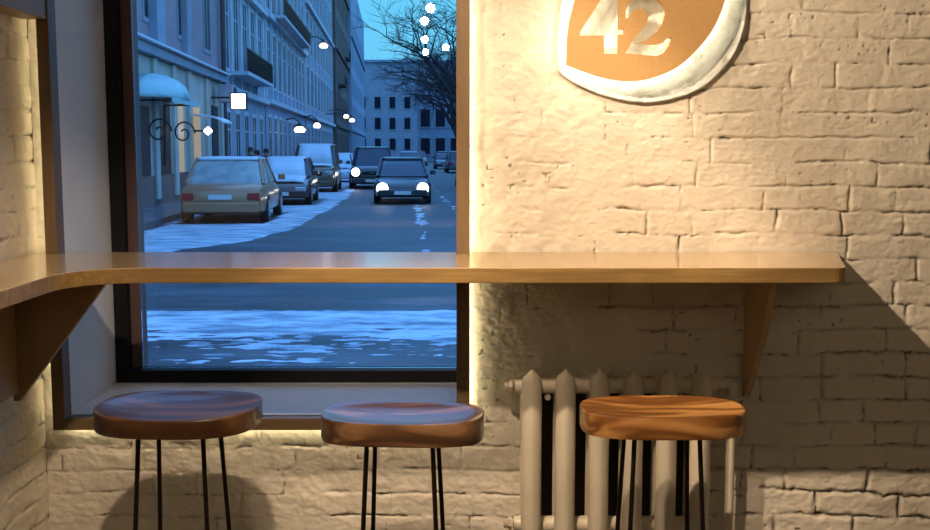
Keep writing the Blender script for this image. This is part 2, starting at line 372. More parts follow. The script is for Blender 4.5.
bmesh.ops.translate(bm, verts=nv, vec=(0, 0, -TH)); bmesh.ops.recalc_face_normals(bm, faces=bm.faces)
for fc in bm.faces: fc.material_index = 0 if fc.normal.z > .5 else (1 if abs(fc.normal.z) < .5 else 2)
bm.to_mesh(me); bm.free()
for m_ in ('oak', 'ply', 'bracket'): me.materials.append(M[m_])
ct = bpy.data.objects.new('countertop', me); C.objects.link(ct); ct.parent = bar
bv = ct.modifiers.new('bevel', 'BEVEL'); bv.width = .002; bv.segments = 2; bv.limit_method = 'ANGLE'; bv.angle_limit = R(50)
# right bracket: curved gusset in a plane square to the wall
zb = -TH - .0005
q = [(2.994 - FY, zb)] + [(2.735 - FY, zb), (2.738 - FY, zb - .012)]
for i in range(1, 13):
    s_ = i / 12; q.append((2.745 - FY + .225 * s_ ** 1.35, zb - .012 - .362 * s_))
q.append((2.994 - FY, zb - .376))
MB().prism(q, .795, .813, 'YZ').build('bracket', M['bracket'], bar, bevel=.0015)
# left bracket: triangle square to the left wall, and the fascia board behind it
q = [(-1.197, zb), (-.926, zb), (-.932, zb - .010), (-1.18, -.375), (-1.197, -.375)]
MB().prism(q, 2.762 - FY, 2.782 - FY, 'XZ').build('bracket', M['bracket'], bar, bevel=.0015)
MB().box(-1.203, -1.18, 1.0 - FY, 2.758 - FY, -.352, zb).build('side_board', M['bracket'], bar, bevel=.0015)

# ------------------------------------------------------------------ leaf-shaped sign
def smooth_closed(P, sharp=(), n=6):
    out = []; N = len(P)
    for i in range(N):
        p0, p1, p2, p3 = P[(i - 1) % N], P[i], P[(i + 1) % N], P[(i + 2) % N]
        if i in sharp: p0 = p1
        if (i + 1) % N in sharp: p3 = p2
        for j in range(n):
            t = j / n
            out.append(tuple(.5 * ((2 * b) + (-a + c) * t + (2 * a - 5 * b + 4 * c - d) * t * t + (-a + 3 * b - 3 * c + d) * t ** 3) for a, b, c, d in zip(p0, p1, p2, p3)))
    return out
leaf = smooth_closed([(.276, 1.598), (.345, 1.573), (.405, 1.558), (.452, 1.554), (.510, 1.562), (.579, 1.592), (.637, 1.645), (.677, 1.701), (.703, 1.77), (.708, 1.83), (.69, 1.90), (.655, 1.965), (.60, 2.01), (.52, 2.0), (.43, 1.95), (.36, 1.885), (.315, 1.82), (.290, 1.745), (.278, 1.68)], (0, 12))
pad = smooth_closed([(.264, 1.586), (.303, 1.556), (.372, 1.526), (.430, 1.511), (.492, 1.502), (.55, 1.507), (.622, 1.526), (.681, 1.561), (.738, 1.626), (.767, 1.702), (.773, 1.777), (.768, 1.85), (.74, 1.94), (.69, 2.02), (.60, 2.08), (.50, 2.07), (.40, 2.01), (.32, 1.93), (.285, 1.83), (.266, 1.74), (.260, 1.66)], (0,))
D4 = [(.382, 1.795), (.312, 1.684), (.312, 1.676), (.377, 1.676), (.377, 1.627), (.415, 1.627), (.415, 1.678), (.431, 1.678), (.431, 1.693), (.416, 1.693), (.416, 1.795)]
D2 = [(.4345, 1.721), (.434, 1.741), (.442, 1.761), (.46, 1.774), (.483, 1.78), (.512, 1.775), (.534, 1.759), (.543, 1.736), (.536, 1.71), (.522, 1.687), (.491, 1.664), (.459, 1.651), (.479, 1.654), (.52, 1.652), (.538, 1.657), (.549, 1.670), (.562, 1.668), (.555, 1.65), (.541, 1.63), (.521, 1.621), (.483, 1.624), (.436, 1.628), (.452, 1.657), (.477, 1.687), (.494, 1.713), (.497, 1.731), (.486, 1.746), (.469, 1.748), (.454, 1.741), (.443, 1.722)]
def curve_plate(name, polys, thick, m, parent, y, bev=0):
    cu = bpy.data.curves.new(name, 'CURVE'); cu.dimensions = '2D'; cu.fill_mode = 'BOTH'; cu.extrude = thick / 2; cu.bevel_depth = bev; cu.bevel_resolution = 3
    for P in polys:
        s = cu.splines.new('POLY'); s.points.add(len(P) - 1); s.use_cyclic_u = True
        for p_, (x, z) in zip(s.points, P): p_.co = (x, z, 0, 1)
    o = bpy.data.objects.new('tmp', cu); C.objects.link(o); bpy.context.view_layer.update()
    me = bpy.data.meshes.new_from_object(o.evaluated_get(bpy.context.evaluated_depsgraph_get())); bpy.data.objects.remove(o)
    me.transform(Matrix.Rotation(PI / 2, 4, 'X'))
    me.materials.clear(); me.materials.append(m)
    o = bpy.data.objects.new(name, me); C.objects.link(o); o.parent = parent; o.location = (0, y, 0); return o
sg = empty('wall_sign', (0, YW, 0)); tag(sg, 'orange wooden leaf-shaped sign with cut-out number 42 glowing on the brick wall', 'sign')
curve_plate('face_board', [leaf, D4, D2], .018, M['signwood'], sg, -.058)
pd = curve_plate('plaster_backing', [pad], .004, M['plaster2'] if 'plaster2' in M else M['plaster'], sg, -.006, .005)
# LED ring: closed band following the outline, a little inside it
cxs, czs = sum(p[0] for p in leaf) / len(leaf), sum(p[1] for p in leaf) / len(leaf)
ring = MB(); n = len(leaf)
sc_ = lambda p, k: (cxs + (p[0] - cxs) * k, czs + (p[1] - czs) * k)
rings = []
for (k, y) in ((.965, -.0485), (.965, -.038), (.93, -.038), (.93, -.0485)): rings.append([(sc_(p, k)[0], y, sc_(p, k)[1]) for p in leaf])
ring.loft(rings + [rings[0]], cap=False); ring.build('led_ring', M['ledc'], sg)
hs = MB(); rings = []
for (k, y) in ((.905, -.030), (.905, -.012), (.895, -.012), (.895, -.030)): rings.append([(sc_(p, k)[0], y, sc_(p, k)[1]) for p in leaf])
hs.loft(rings + [rings[0]], cap=False); hs.build('light_baffle', M['plaster2'], sg)  # hidden band added to hold LED light back from the digits
for x, z in ((.40, 1.80), (.62, 1.80), (.47, 1.60)):
    MB().disc((x, -.030, z), (0, 1, 0), .008, .036, 12).build('spacer', M['lampbody'], sg)

# ------------------------------------------------------------------ cast-iron radiator
rad = empty('radiator', (.184, 2.92, .264)); tag(rad, 'cream cast-iron column radiator below the counter behind the striped stool', 'radiator')
PITCH = .0935
def rad_section(i):
    m = MB(); x = i * PITCH
    for y0, s_ in ((-.048, 1), (.034, -1)):
        rings = []
        for z, w_, d_ in ((-.0, .010, .012), (.02, .024, .024), (.05, .0285, .027), (.44, .0285, .027), (.468, .0275, .026), (.482, .023, .025), (.492, .014, .021), (.500, .006, .016), (.505, .002, .010)):
            # hexagon-ish column with a ridge down its front
            P = [(0, -1.08), (.25, -1.0), (.62, -.78), (.93, -.35), (1, .2), (.6, .8), (0, .95), (-.6, .8), (-1, .2), (-.93, -.35), (-.62, -.78), (-.25, -1.0)]
            rings.append([(x + px * w_, y0 + s_ * py * d_, z) for px, py in P])
        if s_ < 0: rings = rings[:5]
        m.loft(rings)
    m.box(x - .006, x + .006, -.04, .03, .03, .47)
    for zc_ in (.45, .052):                       # hub barrel joining to the next section
        m.tube([(x - PITCH / 2, -.01, zc_), (x - .02, -.01, zc_), (x + .02, -.01, zc_), (x + PITCH / 2, -.01, zc_)], [.022, .024, .024, .022], 16)
    return m.build('section', M['rad'], rad, smooth=True, bevel=.0015)
for i in range(6): rad_section(i)
for zc_ in (.45, .052):
    m = MB(); m.tube([(-.052, -.01, zc_), (-.062, -.01, zc_)], .02, 6); m.tube([(-.062, -.01, zc_), (-.075, -.01, zc_)], .012, 10)
    m.build('plug', M['rad'], rad, bevel=.001)
for i in (0, 4):
    m = MB(); m.tube([(PITCH * (i + .5), -.012, .418), (PITCH * (i + .5), .060, .418)], .005, 8); m.tube([(PITCH * (i + .5), -.016, .418), (PITCH * (i + .5), -.008, .418)], .009, 10)
    m.build('hanging_hook', M['rad'], rad)
m = MB(); m.tube([(.514, .0, -.26), (.564, .0, -.26), (.568, 0, -.22), (.568, 0, .44), (.560, 0, .45), (.514, -.01, .45)], .0125, 12)
pp = MB(); X_ = .5635
pp.tube([(X_, 0, -.268), (X_, 0, .435)], .0125, 14); pp.tube([(X_ + .0, 0, .425), (X_, 0, .445), (X_ - .012, 0, .455), (.5145, 0, .452)], .0155, 14); pp.tube([(X_, 0, .38), (X_, 0, .415)], .018, 6)
pp.build('supply_pipe', M['rad'], rad, smooth=True)
tag(MB().box(.197, .67, 2.986, 2.992, .24, .705).build('gap_shade_board', M['dark']), 'dark sheet added behind the radiator as the shade in its gaps', 'board')  # added sheet, painted dark to give the shade behind the columns

# ------------------------------------------------------------------ stools
def seat_mesh(a, b, th, n_exp, lip, m, parent, dish=.010):
    NS, NR = 72, 12; rings = []
    def out(t, k):
        c, s = math.cos(t), math.sin(t)
        return a * k * math.copysign(abs(c) ** (2 / n_exp), c), b * k * math.copysign(abs(s) ** (2 / (n_exp - .5)), s)
    def top(x, y, k):
        e_ = (x / a) ** 2; r2 = min(1, math.hypot(x / a, y / b))
        return lip * e_ - dish * (1 - r2 ** 3)
    def ring(k, zf, dz=0): return [(out(t, k)[0], out(t, k)[1], zf(*out(t, k)) + dz) for t in [2 * PI * j / NS for j in range(NS)]]
    mb = MB(); T = lambda x, y: top(x, y, 0)
    rings.append(ring(.02, T))
    for i in range(1, NR): rings.append(ring(.02 + .93 * i / (NR - 1), T))
    rings.append(ring(.988, T, -.0004)); rings.append(ring(1.0, T, -.0045))
    rings.append(ring(1.0, lambda x, y: -th + .006)); rings.append(ring(.99, lambda x, y: -th + .001)); rings.append(ring(.955, lambda x, y: -th)); rings.append(ring(.05, lambda x, y: -th))
    mb.loft(rings)
    o = mb.build('seat', m, parent, smooth=True); o.data.set_sharp_from_angle(angle=R(24)); return o
def stool(loc, rz, a, b, th, n_exp, lip, m, label, dish=.010):
    s = empty('bar_stool', (loc[0], loc[1], 0), rz); tag(s, label, 'stool', 'wooden-topped stools along the counter')
    zt = loc[2]
    se = seat_mesh(a, b, th, n_exp, lip, m, s, dish); se.location = (0, 0, zt)
    MB().box(-.10, .10, -.09, .09, zt - th - .004, zt - th).build('mounting_plate', M['steel'], s)
    for sx_ in (-1, 1):
        for sy in (-1, 1):
            p0 = Vector((.078 * sx_, .075 * sy, zt - th - .004)); p1 = Vector((.106 * sx_, .125 * sy, .012))
            l = MB(); l.tube([p0, p0.lerp(p1, .5), p1], .0058, 10); l.tube([p1 + Vector((0, 0, .004)), p1 - Vector((0, 0, .012))], .011, 12)
            l.build('leg', M['steel'], s, smooth=True)
    zf = .22; k = (zt - th - zf) / (zt - th); ax = .078 + .028 * k; ay = .075 + .05 * k
    fr = MB(); fr.tube([(-ax, -ay, zf), (ax, -ay, zf), (ax, ay, zf), (-ax, ay, zf), (-ax, -ay, zf)], .005, 8); fr.build('foot_ring', M['steel'], s, smooth=True)
    return s
stool((-.706, 2.575, .742), R(-2), .199, .158, .047, 3.0, .004, M['walnut'], 'dark walnut stool furthest left, beside the corner under the window', .017)
stool((-.150, 2.520, .735), R(-3), .196, .112, .056, 3.6, .004, M['walnut2'], 'dark walnut stool with bluish sheen on its seat, right below the window frame', .015)
stool((.484, 2.560, .742), R(0), .200, .115, .056, 3.2, .0, M['acacia'], 'light orange stool with striped grain standing in front of the radiator', .009)

# ------------------------------------------------------------------ ceiling track with lamps (seen mirrored in the pane)
tr = empty('ceiling_track', (-.35, -3.1, 2.53)); tag(tr, 'black ceiling track for the spot lamps behind the viewer', 'track')
MB().box(-.02, .02, -2.4, 2.4, 0, .03).build('rail', M['lampbody'], tr)
for dy in (-2.2, 0, 2.2): MB().disc((0, dy, .25), (0, 0, 1), .006, .44, 8).build('drop_rod', M['lampbody'], tr)
for i, (x, y, z) in enumerate(((-.26, -1.2, 2.42), (-.335, -2.0, 2.42), (-.39, -3.5, 2.42), (-.43, -4.85, 2.42), (-.2, -4.3, 2.42))):
    s = empty('track_lamp', (x, y, z)); tag(s, ['nearest', 'second nearest', 'third nearest', 'furthest', 'fourth nearest'][i] + ' track lamp mirrored in the window among the tree branches', 'lamp', 'track lamps mirrored in the window')
    MB().tube([(0, -.11, .02), (0, 0, -.0)], [.05, .04], 20).build('housing', M['lampbody'], s, smooth=True)
    MB().disc((0, .006, 0), (0, 1, -.15), .036, .006, 20).build('lens', M['lampglow'], s)
    MB().tube([(0, -.06, .02), (-.35 - x if abs(x + .35) < .2 else 0, -.06, .115)], .006, 8).build('stem', M['lampbody'], s)

# ================================================================== THE STREET
GZ = -.33; AL = math.atan(.0659)
def S(u, v, z=0): return Vector((-math.sin(AL) * u + math.cos(AL) * v, math.cos(AL) * u + math.sin(AL) * v, GZ + z))
M['asphalt'] = noisy('wet_slushy_asphalt', (0.012, 0.013, 0.018), (0.074, 0.085, 0.104), 1.9, .42, .5, 9, .03, stretch=(.35, 1, 1), lo=.40, hi=.72, r2=.7)
M['snow'] = noisy('trodden_snow', (0.148, 0.185, 0.244), (0.548, 0.592, 0.666), 3.4, .6, .6, 14, .04, stretch=(.35, 1.4, 1), lo=.36, hi=.60)
M['snowc'] = noisy('fresh_snow', (0.533, 0.592, 0.681), (0.629, 0.666, 0.725), 3, .6, .3, 14, .02)
M['pave'] = noisy('pavement', (.07, .06, .065), (.14, .13, .14), 2, .6, .3)
tag(MB().box(-60, 40, 3.6, 420, GZ - .3, GZ).build('ground', M['asphalt']), kind='structure')
pv = MB(); pv.loft([[S(12, -6.8, .0), S(12, -5.3, .0), S(12, -5.3, .13), S(12, -6.8, .13)], [S(300, -6.8, 0), S(300, -5.3, 0), S(300, -5.3, .13), S(300, -6.8, .13)]])
tag(pv.build('pavement', M['pave']), kind='structure')

def snow_patch(x0, x1, y0, y1, step, fn):
    nx = int((x1 - x0) / step[0]) + 1; nyy = int((y1 - y0) / step[1]) + 1
    X, Y = np.meshgrid(np.linspace(x0, x1, nx), np.linspace(y0, y1, nyy)); Hh = fn(X, Y)
    ii = np.arange(nyy - 1)[:, None] * nx + np.arange(nx - 1)[None, :]
    mx4 = np.maximum.reduce([Hh[:-1, :-1], Hh[1:, :-1], Hh[:-1, 1:], Hh[1:, 1:]]) > 0
    F = np.stack([ii, ii + 1, ii + 1 + nx, ii + nx], -1)[mx4]
    V = np.stack([X, Y, GZ + np.maximum(Hh, -.02)], -1).reshape(-1, 3)
    used = np.unique(F); rm = -np.ones(len(V), int); rm[used] = np.arange(len(used))
    return V[used], rm[F]
def near_snow(X, Y):
    n = fbm(X * .22, Y, .30, 700, 4); n2 = fbm(X * .4, Y, .07, 720, 3)
    band = sst(11.15, 10.95, Y + .06 * n) * 1.0
    dens = np.where(Y > 10.0, .62, np.where(Y > 9.3, .34 - (10.0 - Y) * .55, -.22 - (9.3 - Y) * .12))
    return np.where(Y > 11.1, -.02, .03 * band * (dens + .55 * n + .75 * n2) )
def strip_snow(X, Y):
    u = Y * math.cos(AL) - X * math.sin(AL); v = X * math.cos(AL) + Y * math.sin(AL)
    n = fbm(X, Y, 1.4, 740, 4); n2 = fbm(X * .6, Y, .4, 760, 3)
    edge = np.interp(u, [14, 17, 19, 21, 25, 33, 44, 55, 80], [-5.2, -4.3, -3.0, -2.35, -2.0, -1.75, -1.55, -1.6, -1.8])
    inner = np.interp(u, [14, 80], [-5.25, -5.25])
    m = np.minimum((edge - v) / .35, (v - inner) / .12)
    cars_ = [(38.8,-4.9,3.6,.9),(26.6,-4.0,4.5,1.95),(34.6,-3.45,4.6,1.95),(44.5,-3.25,5,2.1),(56,-2.9,4.4,1.95),(48,-.98,4.9,2.15),(35.2,.24,4.8,2.0)]
    lane = .35 * np.exp(-((v - .35 - .01 * u) / .12) ** 2) + .3 * np.exp(-((v - 1.7) / .10) ** 2)
    h1 = np.clip(m, -1, 1) * .6 + .35 * n + .3 * n2 - .12
    h2 = lane * 1.6 + .5 * n2 - .38 - .01 * np.abs(u - 28)
    hh = .045 * np.maximum(h1, h2)
    for cu_, cv_, cl_, cw_ in cars_: hh = np.where((np.abs(u - cu_) < cl_ / 2 + .12) & (np.abs(v - cv_) < cw_ / 2 + .12), -.02, hh)
    return np.where(v < -5.15, -.02, hh)
V1, F1 = snow_patch(-6, 5, 7.2, 11.3, (.05, .025), near_snow)
V2, F2 = snow_patch(-9, 4, 15, 75, (.16, .22), strip_snow)
sn = bpy.data.meshes.new('snow'); VV = np.vstack([V1, V2]); FF = np.vstack([F1, F2 + len(V1)])
sn.from_pydata(VV.tolist(), [], FF.tolist()); sn.materials.append(M['snow']); sn.polygons.foreach_set('use_smooth', [True] * len(sn.polygons))
so_ = bpy.data.objects.new('street_snow', sn); C.objects.link(so_); tag(so_, 'trampled blue-white snow lying across the road and along the kerb', 'snow', kind='stuff')

# ---------------------------------------------------------------- buildings
M['mauve'] = noisy('mauve_render', (0.311, 0.215, 0.237), (0.355, 0.252, 0.274), 1, .8, .1)
M['pale'] = noisy('pale_stone', (0.414, 0.370, 0.326), (0.488, 0.444, 0.392), 1, .8, .1)
M['paleblue'] = noisy('pale_blue_render', (0.252, 0.281, 0.355), (0.311, 0.348, 0.422), 1, .8, .1)
M['bluegrey'] = noisy('blue_grey_render', (0.222, 0.266, 0.355), (0.266, 0.311, 0.407), 1, .8, .1)
M['stonelight'] = noisy('light_blue_stone', (0.444, 0.474, 0.518), (0.533, 0.562, 0.607), 1, .8, .1)
M['brownfac'] = noisy('brown_render', (0.089, 0.063, 0.056), (0.126, 0.089, 0.074), 1, .8, .1)
M['greyfac'] = noisy('grey_render', (0.252, 0.266, 0.311), (0.296, 0.311, 0.370), 1, .8, .1)
M['plinth'] = noisy('dark_plinth', (0.096, 0.067, 0.067), (0.126, 0.089, 0.089), 1, .8, .1)
M['wglass'] = mat('dark_window_glass', (.008, .012, .025), .4, spec=.12)
M['wlit'] = mat('lit_window_glass', (.3, .2, .1), .4, emit=(1, .7, .4), es=.35)
M['iron'] = mat('wrought_iron', (.012, .012, .016), .5, .6)
M['teal'] = noisy('snowy_teal_canvas', (0.266, 0.459, 0.488), (0.407, 0.577, 0.592), 2, .6, .2)
M['whitesnow'] = mat('pale_canopy', (.6, .68, .75), .6)
M['signlit'] = mat('lit_sign_face', (1, 1, .95), .5, emit=(1, .96, .84), es=2.2)
M['globe'] = mat('lamp_globe', (1, .95, .85), .5, emit=(1, .88, .68), es=6)
M['pipe'] = mat('downpipe', (.05, .035, .05), .6)

def Sbox(mb, u0, u1, v0, v1, z0, z1, mi=0):
    vs = [S(u, v, z) for u in (u0, u1) for v in (v0, v1) for z in (z0, z1)]
    mb.add(vs, [(0, 1, 3, 2), (4, 6, 7, 5), (0, 4, 5, 1), (2, 3, 7, 6), (0, 2, 6, 4), (1, 5, 7, 3)], mi); return mb
def window(par, u0, u1, v, z0, z1, fmat, sgn=1, glass='wglass'):
    w = MB(); fw_ = .12
    for a_, b_, c_, d_ in ((u0 - fw_, u0, z0, z1), (u1, u1 + fw_, z0, z1), (u0 - fw_, u1 + fw_, z1, z1 + .18), (u0 - fw_ - .05, u1 + fw_ + .05, z0 - .14, z0)):
        Sbox(w, a_, b_, v + .001 * sgn, v + .035 * sgn, c_, d_)
    um = (u0 + u1) / 2; zm = z0 + (z1 - z0) * .68
    Sbox(w, um - .03, um + .03, v + .004 * sgn, v + .03 * sgn, z0, z1); Sbox(w, u0, u1, v + .004 * sgn, v + .03 * sgn, zm - .03, zm + .03)
    o = w.build('window', M[fmat], par)
    Sbox(MB(), u0, u1, v + .001 * sgn, v + .003 * sgn, z0, z1).build('pane', M[glass], o)
    return o
def building(u0, u1, v, depth, ztop, wallm, floors, bay, ww, trimm, label, sgn=1, pil=False, cornices=(), plinth=None, balc=(), skip=0, name='building', roof=None):
    b = empty(name, S((u0 + u1) / 2, v, 0)); tag(b, label, 'building')
    off = b.location.copy()
    w = MB(); Sbox(w, u0, u1, v - depth * sgn, v, 0, ztop); parts = [w.build('wall', M[wallm], b)]
    if plinth: parts.append(Sbox(MB(), u0 + .01, u1 - .01, v + .001 * sgn, v + .12 * sgn, 0, plinth).build('plinth', M['plinth'], b))
    for zc_ in cornices: parts.append(Sbox(MB(), u0, u1, v + .001 * sgn, v + .30 * sgn, zc_, zc_ + .24).build('cornice', M[trimm], b))
    if roof: parts.append(Sbox(MB(), u0 - .3, u1 + .3, v - depth * sgn, v + .5 * sgn, ztop, ztop + roof).build('roof', M['snowc'], b))
    nb = max(1, int((u1 - u0 - .6) / bay)); st_ = (u1 - u0 - .6) / nb
    for i in range(nb):
        uc = u0 + .3 + st_ * (i + .5)
        if uc < skip: continue
        for z0, z1 in floors: parts.append(window(b, uc - ww / 2, uc + ww / 2, v, z0, z1, trimm, sgn))
    if pil:
        for i in range(nb + 1):
            uc = u0 + .3 + st_ * i; uc = min(max(uc, u0 + .22), u1 - .22)
            if uc < skip: continue
            parts.append(Sbox(MB(), uc - .2, uc + .2, v + .001 * sgn, v + .07 * sgn, floors[0][1] + .9 if len(floors) > 1 else .5, ztop - .4).build('pilaster', M[trimm], b))
    for (ba, bb, bz) in balc:
        k = Sbox(MB(), ba, bb, v + .002 * sgn, v + .8 * sgn, bz - .15, bz).build('balcony', M[trimm], b)
        r = MB(); Sbox(r, ba, bb, v + .76 * sgn, v + .8 * sgn, bz + .9, bz + .95)
        q_ = ba
        while q_ < bb: Sbox(r, q_, q_ + .05, v + .76 * sgn, v + .8 * sgn, bz, bz + .9); q_ += .28
        r.build('railing', M['iron'], k)
    for p_ in b.children_recursive:
        if p_.parent == b: p_.location = -off
    return b
# nearest block on the left: mauve render over a pale ground floor, seen from u=26
b1 = building(14, 42.6, -6.8, 9, 15, 'mauve', [(5.3, 8.3), (10.0, 12.8)], 4.4, 1.2, 'greyfac', 'mauve rendered corner house with pale ground floor and snowy cornice, nearest on the left', cornices=(4.25, 9.2), plinth=.95, skip=22)
off = -b1.location
def P_(mb, name, m): o = mb.build(name, M[m], b1); o.location = off; return o
P_(Sbox(MB(), 14, 42.5, -6.799, -6.72, .96, 4.2), 'ground_floor_facing', 'pale')
P_(Sbox(MB(), 14, 42.6, -6.79, -6.36, 4.54, 4.60), 'cornice_snow', 'snowc')
P_(Sbox(MB(), 30.6, 31.7, -6.799, -6.55, 4.7, 14.9), 'pilaster', 'paleblue')
P_(Sbox(MB(), 35.2, 36.0, -6.799, -6.6, 4.7, 14.9), 'pilaster', 'greyfac')
m = MB(); m.tube([S(42.4, -6.6, .3), S(42.4, -6.6, 15)], .09, 8); P_(m, 'downpipe', 'pipe')
for ua, ub, z0, z1, mt in ((28.4, 29.9, .97, 2.85, 'wglass'), (31.0, 32.6, .97, 3.35, 'iron'), (33.6, 34.6, .97, 3.4, 'wlit'), (36.4, 37.6, 1.3, 3.2, 'wlit'), (40.0, 41.4, 1.2, 3.3, 'wglass')):
    P_(Sbox(MB(), ua, ub, -6.719, -6.69, z0, z1), 'ground_floor_window', mt)
for ua in (27.6, 30.3, 32.9, 35.3, 38.6, 41.8): P_(Sbox(MB(), ua, ua + .5, -6.719, -6.62, .3, 4.2), 'pier', 'pale')
# domed entrance canopy
cn = empty('entrance_canopy', S(28.8, -6.7, 3.0)); tag(cn, 'snow-covered pale teal domed canopy over the nearest doorway', 'canopy')
rings = []
for i in range(11):
    a_ = PI * i / 10; rings.append([S(29.4 - 1.9 * math.cos(a_) * math.cos(ph * PI / 12 * .98), -6.55 + 1.5 * math.sin(ph * PI / 12), 2.95 + .75 * math.sin(a_) * math.cos(ph * PI / 12)) - cn.location for ph in range(0, 7)])
rings = []
for ph in range(7):
    p_ = ph / 6 * PI / 2
    rr = [S(29.4 - 1.9 * math.cos(PI * i / 16) * (math.cos(p_) * .9 + .1), -6.6 + 1.05 * math.sin(p_), 3.02 + .70 * math.sin(PI * i / 16) * math.cos(p_) ** .8) - cn.location for i in range(17)]
    rings.append(rr)
m = MB(); m.loft(rings, cap=False, closed=False); dm = m.build('dome', M['teal'], cn, smooth=True)
sd = dm.modifiers.new('thickness', 'SOLIDIFY'); sd.thickness = .05
for u_ in (27.8, 31.0):
    m = MB(); sp = []
    for i in range(22): a_ = i * .42; rr = .36 * (1 - i / 26); sp.append(S(u_, -6.50 + .50 + rr * math.cos(a_) * .9, 2.15 + rr * math.sin(a_)) - cn.location)
    m.tube(sp, .025, 6); m.tube([S(u_, -6.55, 1.2) - cn.location, S(u_, -6.5, 2.93) - cn.location, S(u_, -5.65, 2.95) - cn.location], .045, 6)
    m.build('scroll_bracket', M['iron'], cn)
m = MB(); Sbox(m, 27.6, 31.2, -5.62, -5.58, 2.88, 3.01); vv = m.v; m.v = [tuple(Vector(q_) - cn.location) for q_ in vv]; m.build('valance', M['teal'], cn)
# small flat canopies and fittings further along
def at_box(name, label, cat, u0, u1, v0, v1, z0, z1, m_):
    o = Sbox(MB(), u0, u1, v0, v1, z0, z1).build(name, M[m_], bevel=.03); tag(o, label, cat); return o
c2 = empty('entrance_canopy', S(36.5, -6.7, 2.9)); tag(c2, 'pale snow-topped canopy over the shop door left of the lit sign', 'canopy')
m = MB(); rr = []
for i in range(9):
    a_ = PI / 2 * i / 8; rr.append([S(u_, -6.52 + .95 * math.sin(a_), 2.55 + .28 * math.cos(a_)) - c2.location for u_ in (35.4, 35.8, 36.4, 36.9, 37.3)])
m.loft(rr, cap=False, closed=False); d2 = m.build('hood', M['whitesnow'], c2, smooth=True); d2.modifiers.new('thickness', 'SOLIDIFY').thickness = .06
ac = empty('air_conditioner', S(40.6, -6.2, 3.75)); tag(ac, 'grey air conditioner box on the mauve house wall above the pale canopy', 'air conditioner')
MB().box(-.28, .28, -.42, .42, -.32, .32).build('casing', M['greyfac'], ac, bevel=.02)
MB().disc((.285, 0, 0), (1, 0, 0), .24, .02, 20).build('fan_grille', M['iron'], ac)
for (u_, z_, lb) in ((36.2, 2.3, 'round glowing wall lamp under the pale canopy by the shop door'),):
    w = empty('wall_lamp', S(u_, -6.2, z_)); tag(w, lb, 'lamp')
    m = MB(); m.tube([(0, 0, -.14 + .28 * i / 8) for i in range(9)], [.14 * math.sin(PI * min(max(i / 8, .04), .96)) for i in range(9)], 14); m.build('globe', M['globe'], w, smooth=True)
    MB().tube([(-.45, -.03, 0), (-.1, 0, 0)], .03, 8).build('arm', M['iron'], w)
sg2 = empty('shop_sign', S(39.4, -5.62, 3.42)); tag(sg2, 'small square white lit sign jutting from the facade over the pavement', 'sign')
MB().box(-.26, .26, -.07, .07, -.27, .27).build('light_box', M['signlit'], sg2)
m = MB(); m.box(-.3, .3, -.09, .09, -.31, -.275); m.box(-.3, .3, -.09, .09, .275, .31); m.box(-.3, -.265, -.09, .09, -.275, .275); m.box(.265, .3, -.09, .09, -.275, .275); m.box(-1.0, -.3, -.03, .03, .1, .16)
m.build('housing', M['iron'], sg2)
# the long blue row
building(42.7, 57, -6.8, 9, 22, 'paleblue', [(1.0, 3.2), (5.0, 8.2), (9.3, 12.4), (13.4, 16.2), (17.2, 19.6)], 2.35, 1.25, 'stonelight', 'tall pale blue house with pilasters just beyond the lit sign', pil=True, cornices=(4.0, 8.5, 12.7), plinth=.8, balc=((45, 54, 4.9),))
building(57.1, 82, -6.75, 9, 24, 'bluegrey', [(1.0, 3.4), (5.1, 8.0), (9.2, 12.2), (13.4, 16.2), (17.4, 20)], 2.6, 1.4, 'stonelight', 'long blue-grey house with rows of tall windows, second beyond the lit sign', pil=True, cornices=(4.1, 8.6, 16.6), plinth=.8, balc=((60, 78, 9.0),))
building(82.1, 118, -6.7, 9, 25, 'paleblue', [(1.0, 3.4), (5.1, 8.0), (9.2, 12.2), (13.4, 16.2), (17.4, 20)], 3.6, 1.9, 'stonelight', 'pale blue house between the long blue-grey house and the dark brown one', pil=True, cornices=(4.1, 12.6), plinth=.8)
building(118.1, 150, -6.3, 9, 24, 'brownfac', [(1.0, 3.4), (5.1, 7.8), (9.2, 11.8), (13.4, 16), (17.4, 20)], 4.5, 2.2, 'brownfac', 'dark brown house far down the left side of the street', cornices=(4.1, 12.4, 20.6), plinth=.8, balc=((122, 128, 9), (134, 140, 13)))
building(150.1, 215, -5.9, 9, 26, 'bluegrey', [(1.0, 3.4), (5.1, 7.8), (9.2, 11.8), (13.4, 16), (17.4, 20)], 7, 1.8, 'bluegrey', 'last blue-grey house on the left where the sky begins', cornices=(4.1, 17))
# bay window blocks on the brown house
# end of the street
def front_building(x0, x1, y, z1, wallm, cols, floors, label, roofm=None, name='building'):
    b = empty(name, ((x0 + x1) / 2, y, GZ)); tag(b, label, 'building'); cx_ = (x0 + x1) / 2
    MB().box(x0 - cx_, x1 - cx_, 0, 12, 0, z1).build('wall', M[wallm], b)
    MB().box(x0 - cx_ - .3, x1 - cx_ + .3, -.5, 12, z1, z1 + .5).build('roof', M[roofm or wallm], b)
    n_ = cols
    for i in range(n_):
        xc = x0 - cx_ + (x1 - x0) * (i + .5) / n_
        for z0, zz in floors:
            o = MB().box(xc - .9, xc + .9, -.14, -.001, z0 - .2, zz + .2).build('window', M['greyfac'], b)
            MB().box(xc - .65, xc + .65, -.17, -.145, z0, zz).build('pane', M['wglass'], o)
    return b
front_building(-24, 2, 235, 20.5, 'greyfac', 8, [(1.5, 4), (6, 8.5), (10.5, 13)], 'blue-grey house closing the far end of the street under the sky', 'bluegrey')
front_building(-6.6, 6, 150, 10.8, 'bluegrey', 6, [(1, 3.2), (4.8, 7.2)], 'low grey house at the right of the street end, behind the bare trees', 'snowc')
